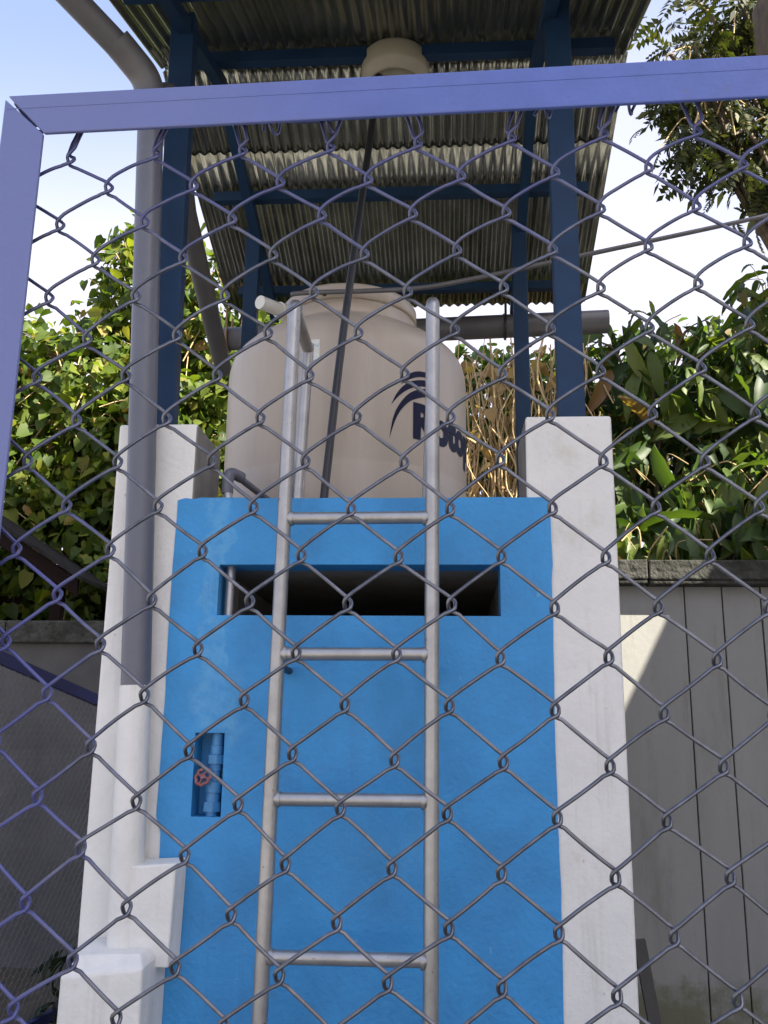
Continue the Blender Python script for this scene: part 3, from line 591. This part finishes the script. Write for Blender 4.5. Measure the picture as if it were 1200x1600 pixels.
def leaf_pinnate():
    v = []; f = []; n = 6
    for i in range(n):
        yb = 0.15+0.8*i/n; z = -0.25*yb**2
        for sx in (-1, 1):
            o = len(v); l = 0.34*(1-0.4*abs(i/n-.35)); dx = sx*l*0.86; dy = l*0.45
            v += [(0, yb, z), (dx*.42+sx*.03, yb+dy*.42-.065, z-.01), (dx, yb+dy, z-.10), (dx*.45-sx*.03, yb+dy*.45+.065, z-.01)]; f.append((o, o+1, o+2, o+3))
    o = len(v); v += [(0, .92, -.22), (.07, 1.08, -.28), (0, 1.3, -.4), (-.07, 1.08, -.28)]; f.append((o, o+1, o+2, o+3))
    o = len(v); v += [(-.008, 0, 0), (.008, 0, 0), (.005, .95, -.23), (-.005, .95, -.23)]; f.append((o, o+1, o+2, o+3))
    return np.array(v), f
def frames(dirs, norms):
    y = dirs/np.linalg.norm(dirs, axis=1, keepdims=True)
    x = np.cross(y, norms); x /= np.linalg.norm(x, axis=1, keepdims=True)+1e-9; z = np.cross(x, y)
    return np.stack([x, y, z], axis=2)
def joined(name, base, faces, pos, rot, size, mat_, parent):
    n = len(pos); nv = len(base)
    V = np.einsum('nij,vj->nvi', rot, base)*size[:, None, None] + pos[:, None, :] - np.array(ORIG[parent.name])
    fl = [len(q) for q in faces]; loops = np.concatenate([np.array(q) for q in faces]); nl = len(loops)
    L_ = (np.arange(n)[:, None]*nv + loops[None, :]).ravel()
    tot = np.tile(np.array(fl), n); start = np.concatenate([[0], np.cumsum(tot)[:-1]])
    me = bpy.data.meshes.new(name); me.vertices.add(n*nv); me.vertices.foreach_set('co', V.ravel()); me.loops.add(len(L_)); me.loops.foreach_set('vertex_index', L_.astype(np.int32))
    me.polygons.add(n*len(faces)); me.polygons.foreach_set('loop_start', start.astype(np.int32)); me.polygons.foreach_set('loop_total', tot.astype(np.int32))
    me.polygons.foreach_set('use_smooth', np.ones(n*len(faces), bool)); me.update(calc_edges=True); me.validate()
    me.materials.append(mat_); o = bpy.data.objects.new(name, me); link(o, parent); o['kind'] = 'stuff'; return o
def plant(name, label, cat, base, clumps, nleaf, leafdef, size, mat_, group=None, singles=160, droop=0.5, shell=0.55, trunk_r=0.05, stray=0.15, twigs=70):
    """clumps: list of (centre, radii). Leaves sit towards the surface of each clump; the nearest are objects of their own."""
    th = thing(name, label, cat, base, group); off = np.array(base)
    tb = MB(); b0 = Vector(base)
    for (c, r) in clumps:
        c = Vector(c); mid = b0.lerp(c, 0.5)+Vector((random.uniform(-.2, .2), random.uniform(-.2, .2), 0.1))
        pts = smooth_path([b0+Vector((random.uniform(-.05, .05), random.uniform(-.05, .05), -0.1)), mid, c], 5)
        tb.tube(pts, [trunk_r*(1-0.75*i/(len(pts)-1)) for i in range(len(pts))], 7)
        for _ in range(5):
            e = c+Vector((random.uniform(-1, 1)*r[0], random.uniform(-1, 1)*r[1], random.uniform(-.5, 1)*r[2]))*0.8
            tb.tube(smooth_path([mid.lerp(c, 0.6), c.lerp(e, .5)+Vector((0, 0, .05)), e], 4), [trunk_r*.35]*3+[trunk_r*.25]*3+[trunk_r*.12]*3, 5)
    tb.build('trunk', mat_['bark'], th)
    if twigs:
        tg = MB()
        for _ in range(twigs):
            c, r = random.choice(clumps); d = Vector((random.gauss(0, 1), random.gauss(-.5, 1), random.gauss(0.2, 1))).normalized()
            a = Vector(c)+Vector((d.x*r[0], d.y*r[1], d.z*r[2]))*0.55; e = Vector(c)+Vector((d.x*r[0], d.y*r[1], d.z*r[2]))*random.uniform(0.9, 1.12)
            tg.tube(smooth_path([a, a.lerp(e, .5)+Vector((random.uniform(-.08, .08), 0, random.uniform(-.02, .1))), e+Vector((random.uniform(-.15, .15), 0, random.uniform(-.3, .15)))], 4), random.uniform(0.003, 0.007), 4)
        o = tg.build('twigs', mt['dry'], th, fix=False); o['kind'] = 'stuff'
    vol = np.array([r[0]*r[1]+r[1]*r[2]+r[0]*r[2] for c, r in clumps]); cnt = (nleaf*vol/vol.sum()).astype(int)
    P_ = []; Nn = []
    for (c, r), k_ in zip(clumps, cnt):
        d = np.random.normal(size=(k_, 3)); d /= np.linalg.norm(d, axis=1, keepdims=True)
        rad = shell+(1-shell)*np.random.rand(k_)**0.7
        rad *= 1+0.16*np.sin(d[:, 0]*5+c[0]*3)*np.sin(d[:, 2]*6+c[1]) + stray*np.random.rand(k_)**6*2
        P_.append(np.array(c)+d*np.array(r)*rad[:, None]); Nn.append(d)
    P_ = np.concatenate(P_); Nn = np.concatenate(Nn)
    keep = P_[:, 2] > 0.1; P_ = P_[keep]; Nn = Nn[keep]; n = len(P_)
    nr = Nn+np.array([0, 0, 0.5])+np.random.normal(scale=0.65, size=(n, 3))
    dr = np.random.normal(size=(n, 3))*0.7+Nn*0.5+np.array([0, 0, -droop*1.6])
    rot = frames(dr, nr); sz = size*(0.4+0.95*np.random.rand(n)**1.3)
    base_v, faces = leafdef
    dist = np.linalg.norm(P_-np.array(CAM), axis=1); order = np.argsort(dist); a = order[:singles]; b_ = order[singles:]
    if singles:
        lm = bpy.data.meshes.new('leaf'); lm.from_pydata([tuple(q) for q in base_v], [], faces); lm.materials.append(mat_['leaf'])
        lm.polygons.foreach_set('use_smooth', [True]*len(faces))
        for q in a:
            o = bpy.data.objects.new('leaf', lm); COL.objects.link(o); o.parent = th
            m4 = Matrix([list(rot[q][0]*sz[q])+[P_[q][0]-off[0]], list(rot[q][1]*sz[q])+[P_[q][1]-off[1]], list(rot[q][2]*sz[q])+[P_[q][2]-off[2]], [0, 0, 0, 1]])
            o.matrix_local = m4
    if len(b_): joined('crown', base_v, faces, P_[b_], rot[b_], sz[b_], mat_['leaf'], th)
    return th
LV = {'leaf': mt['leaf_vine'], 'bark': mt['bark']}; LM = {'leaf': mt['leaf_mid'], 'bark': mt['bark']}; LB = {'leaf': mt['leaf_big'], 'bark': mt['bark']}; LT_ = {'leaf': mt['leaf_tree'], 'bark': mt['bark']}
H = leaf_heart(); G = leaf_big(); PN = leaf_pinnate()
grp = 'leafy shrubs behind the left wall'
plant('leafy_shrub', 'bright yellow green leafy shrub at the far left behind the gate frame', 'shrub', (-4.3, 5.2, 0.3), [((-4.4, 5.0, 4.6), (0.95, 0.7, 0.95)), ((-3.9, 4.7, 3.5), (0.9, 0.6, 0.9)), ((-4.8, 4.8, 3.2), (1.0, 0.6, 1.0)), ((-4.0, 4.7, 2.4), (1.1, 0.5, 0.7))], 7600, H, 0.118, LV, grp)
plant('leafy_shrub', 'tall yellow green leafy shrub just left of the grey downpipe', 'shrub', (-2.9, 5.3, 0.3), [((-2.72, 5.1, 5.60), (0.55, 0.55, 0.80)), ((-3.2, 4.9, 4.5), (0.8, 0.6, 0.8)), ((-2.6, 4.8, 3.9), (0.8, 0.6, 0.9)), ((-3.1, 4.7, 3.0), (0.9, 0.5, 0.8)), ((-2.5, 4.6, 2.5), (0.9, 0.45, 0.6))], 9000, H, 0.118, LV, grp)
plant('leafy_shrub', 'green leafy shrub seen between the left steel post and the tank', 'shrub', (-1.8, 5.4, 0.3), [((-2.0, 5.2, 5.35), (0.6, 0.6, 0.8)), ((-1.6, 5.0, 4.2), (0.8, 0.6, 0.8)), ((-1.6, 4.8, 3.2), (0.8, 0.6, 0.9)), ((-1.2, 4.9, 2.5), (0.8, 0.5, 0.8))], 7000, H, 0.112, LV, grp)
plant('leafy_shrub', 'green leafy shrub showing right behind the tank under the gutter pipe', 'shrub', (0.2, 5.5, 0.3), [((-0.2, 5.3, 4.4), (0.8, 0.6, 0.7)), ((0.55, 5.2, 4.4), (0.6, 0.5, 0.7)), ((1.1, 5.3, 4.3), (0.5, 0.5, 0.7)), ((0.6, 5.1, 3.1), (0.8, 0.5, 0.8)), ((-0.4, 5.1, 3.0), (0.8, 0.5, 0.9))], 5600, H, 0.112, LM)
plant('backdrop_shrub', 'dense dark shrub behind the large leaved bushes on the right', 'shrub', (2.6, 6.6, 0.6), [((1.6, 6.3, 4.6), (0.9, 0.6, 0.9)), ((2.7, 6.3, 4.8), (1.0, 0.6, 1.0)), ((3.9, 6.3, 5.0), (1.0, 0.6, 1.1)), ((2.0, 6.0, 3.3), (1.1, 0.5, 0.9)), ((3.4, 6.0, 3.4), (1.2, 0.5, 1.0))], 4200, H, 0.16, LM, singles=60)
plant('large_leaved_bush', 'large leaved dark green bush beside the right white column', 'bush', (1.9, 4.4, 0.3), [((1.85, 4.3, 4.35), (0.75, 0.5, 0.6)), ((1.75, 4.1, 3.4), (0.7, 0.45, 0.6)), ((2.1, 3.6, 2.7), (0.7, 0.5, 0.6)), ((1.5, 3.2, 2.5), (0.5, 0.4, 0.45))], 950, G, 0.40, LB, 'large leaved bushes behind the board wall', singles=220, droop=0.8)
plant('large_leaved_bush', 'large leaved green bush at the right picture edge above the board wall', 'bush', (3.1, 4.6, 0.3), [((3.1, 4.6, 4.9), (0.6, 0.5, 0.7)), ((2.8, 4.3, 4.1), (0.7, 0.5, 0.7)), ((2.8, 3.8, 3.1), (0.8, 0.5, 0.7)), ((2.6, 3.3, 2.5), (0.6, 0.4, 0.5))], 1050, G, 0.40, LB, 'large leaved bushes behind the board wall', singles=220, droop=0.8)
plant('overhanging_tree', 'feathery leaved tree overhanging the sky at the top right', 'tree', (4.6, 4.0, 0.2), [((2.62, 3.3, 6.25), (0.72, 0.45, 0.55)), ((2.45, 3.2, 6.85), (0.62, 0.5, 0.42)), ((3.2, 3.4, 7.0), (0.8, 0.6, 0.9)), ((2.15, 3.1, 5.9), (0.42, 0.35, 0.34)), ((2.62, 3.1, 5.55), (0.50, 0.35, 0.40)), ((3.9, 3.6, 6.9), (0.8, 0.7, 0.8)), ((2.05, 3.1, 6.3), (0.36, 0.3, 0.34))], 1650, PN, 0.25, LT_, singles=200, droop=0.4, shell=0.1, trunk_r=0.08, stray=0.35, twigs=50)
# dry hanging vines between tank and right post
dv = thing('dry_vines', 'tangle of dry tan vine stems hanging behind the right steel posts', 'vine', (0.85, 4.2, 2.0))
v_ = MB()
for k_ in range(150):
    x = random.uniform(0.30, 1.35); y = random.uniform(3.9, 4.5); zt = random.uniform(3.7, 4.75); zb_ = random.uniform(1.9, 3.0)
    pts = [(x+random.uniform(-.12, .12), y+random.uniform(-.1, .1), zt+(zb_-zt)*q/5) for q in range(6)]
    v_.tube(smooth_path(pts, 3), random.uniform(0.004, 0.010), 4)
o = v_.build('stem', mt['dry'], dv, fix=False); o['kind'] = 'stuff'
bv, fcs = H; n = 420; P_ = np.random.uniform((0.3, 3.9, 2.0), (1.35, 4.5, 4.6), (n, 3)); joined('dead_leaves', bv, fcs, P_, frames(np.random.normal(size=(n, 3))+np.array([0, 0, -1]), np.random.normal(size=(n, 3))+np.array([0, -1, .3])), np.random.uniform(.05, .13, n), mt['leaf_dry'], dv)
# small weed at the foot of the side gate
LW = {'leaf': leaf_mat('dark_weed_leaves', [(0.0, (0.010, 0.018, 0.008)), (1.0, (0.022, 0.036, 0.014))], 0.15), 'bark': mt['bark']}
plant('weed', 'small dark leafy weed behind the netting left of the plinth', 'plant', (-1.55, 1.75, 0.0), [((-1.55, 1.7, 0.30), (0.22, 0.18, 0.22))], 70, G, 0.15, LW, singles=70, trunk_r=0.010, twigs=0)

# ---------------------------------------------------------------- chain link gate in the foreground
ga = R_(-1.56); GO = Vector((-0.184, -2.4, 2.011)); GD = Vector((math.cos(ga), math.sin(ga), 0)); GN = Vector((math.sin(ga), -math.cos(ga), 0))   # GN towards camera
gate = thing('chain_link_gate', 'lavender blue angle iron gate filled with galvanised chain link in the foreground', 'gate', (GO.x, GO.y, 0))
gate.rotation_euler = (0, 0, ga); ORIG[gate.name] = Vector()          # its parts are built in the gate's own axes
GW, GH, FW = 1.02, 2.011, 0.039
def frame_piece(poly, name, back):       # face in the x-z plane, 4 mm thick, plus a leg to the rear along the outer edge
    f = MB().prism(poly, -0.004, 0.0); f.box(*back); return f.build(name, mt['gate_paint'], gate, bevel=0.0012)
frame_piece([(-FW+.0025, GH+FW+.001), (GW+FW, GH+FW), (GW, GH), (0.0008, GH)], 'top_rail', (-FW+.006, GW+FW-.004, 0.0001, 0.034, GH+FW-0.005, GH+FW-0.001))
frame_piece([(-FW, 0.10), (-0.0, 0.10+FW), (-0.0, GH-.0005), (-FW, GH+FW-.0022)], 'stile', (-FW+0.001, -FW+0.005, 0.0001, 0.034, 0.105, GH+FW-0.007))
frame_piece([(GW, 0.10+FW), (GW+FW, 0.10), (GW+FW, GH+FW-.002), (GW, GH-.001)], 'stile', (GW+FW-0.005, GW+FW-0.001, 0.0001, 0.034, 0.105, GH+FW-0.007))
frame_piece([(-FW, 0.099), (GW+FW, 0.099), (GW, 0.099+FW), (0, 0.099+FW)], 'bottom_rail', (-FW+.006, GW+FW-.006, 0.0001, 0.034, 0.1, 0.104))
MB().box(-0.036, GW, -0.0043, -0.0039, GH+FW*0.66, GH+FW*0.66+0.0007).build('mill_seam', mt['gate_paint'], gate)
HS, VS = 0.0388, 0.0372
CS = [0.398142449, 0.038998942, 0.001102549, -2.4264e-05, -2.907e-06, 0.000101141, -3.961e-06, -2.717e-06, 6.38e-07, 4.986e-06]
CZ = [1.781808949, -0.00033151, 0.0368874, 4.2595e-05, 2.2727e-05, -0.000178192, 2.639e-06, -2.547e-06, 1.09e-07, -8.617e-06]
kj = {}
def knot(i, j):          # the hand-stretched mesh is a little uneven: cubic sag over the woven grid
    if (i, j) not in kj:
        a, b_ = max(-11, min(5, i)), max(-13, min(6, j)); B_ = [1, a, b_, a*a, a*b_, b_*b_, a**3, a*a*b_, a*b_*b_, b_**3]
        s_ = sum(p*q for p, q in zip(CS, B_))+(i-a)*HS; z = sum(p*q for p, q in zip(CZ, B_))+(j-b_)*VS
        kj[i, j] = (s_+random.gauss(0, .0008), z+random.gauss(0, .0008))
    return kj[i, j]
WR = 0.00155; FR, BK = 0.0120, 0.0168     # depths of the two legs, behind the frame face
MID = (FR+BK)/2
for wi in range(-11, 16):
    ctrl = []
    j = -42 if (wi % 2 == 0) else -43
    side = 0
    jj = j
    prev = None
    while jj <= 6:
        bend = min(1, max(0.0, (jj+9)/13))      # the turns are opened up near the stretched top
        if side == 0:
            s_, z_ = knot(wi, jj)
            cin = [(0.0050, BK+.0006, -0.0062), (-0.0014, BK, -0.0034), (-0.0026, MID, 0.0002), (-0.0019, FR, 0.0042)]
            cout = (0.0040, FR-.0006, 0.0088+.0018*bend)
        else:
            s_, z_ = knot(wi+1, jj)
            cin = [(-0.0050, FR-.0006, -0.0062), (0.0014, FR, -0.0034), (0.0026, MID, 0.0002), (0.0019, BK, 0.0042)]
            cout = (-0.0040, BK+.0006, 0.0088+.0006*bend)
        pin = [Vector((s_+a, d_, z_+b_)) for a, d_, b_ in cin]
        if prev is not None:
            bow = random.gauss(0, .0004)
            for q in (0.25, 0.5, 0.75, 0.92):
                p_ = prev.lerp(pin[0], q); p_.z += (pbend*0.0013*(1-q)*q*4 if q < .9 else 0)+bow*math.sin(q*math.pi); ctrl.append(tuple(p_))
        ctrl += [tuple(q) for q in pin]+[(s_+cout[0], cout[1], z_+cout[2])]
        prev = Vector(ctrl[-1]); pbend = bend if side == 0 else 0
        side ^= 1; jj += 1
    if len(ctrl) > 6:
        # end of each strand: curl round the tension wire
        e = ctrl[-1]; tz = GH+0.006+random.uniform(-.003, .003)
        ctrl = [c for c in ctrl if c[2] < GH+0.008]
        e = ctrl[-1]
        sgn = 1 if random.random() < .5 else -1
        ctrl += [(e[0]+sgn*0.006, e[1]+.001, GH+0.014), (e[0]+sgn*0.012, e[1]+.003, GH+0.021)]
        MB().tube(smooth_path(ctrl, 2), WR, 7).build('wire', mt['wire'], gate, fix=False)
tw_ = [(x, 0.016+0.003*math.sin(x*31), GH+0.017+0.002*math.sin(x*17)+random.uniform(-.0015, .0015)) for x in np.arange(-0.02, GW+0.02, 0.02)]
MB().tube(smooth_path(tw_, 3), 0.0018, 6).build('tension_wire', mt['wire'], gate)
for x in (0.205, 0.245, 0.435, 0.52, 0.72, 0.9):
    x += random.uniform(-.01, .01); pts = []
    rr = random.uniform(.005, .009)
    for q in range(13):
        a = q*0.8; pts.append((x+q*0.0017-.01+random.uniform(-.001, .001), 0.014+rr*math.cos(a), GH+0.010+rr*math.sin(a)))
    pts.append((x+.012, 0.013, GH+0.018))
    MB().tube(smooth_path(pts, 2), 0.0014, 5).build('tie_wire', mt['wire'], gate)
# tension wire along the stile
tw_ = [(0.004+0.003*math.sin(z*23), 0.0165, z) for z in np.arange(0.15, GH, 0.05)]

print('objects', len(bpy.data.objects), 'tris', sum(len(m.polygons) for m in bpy.data.meshes))
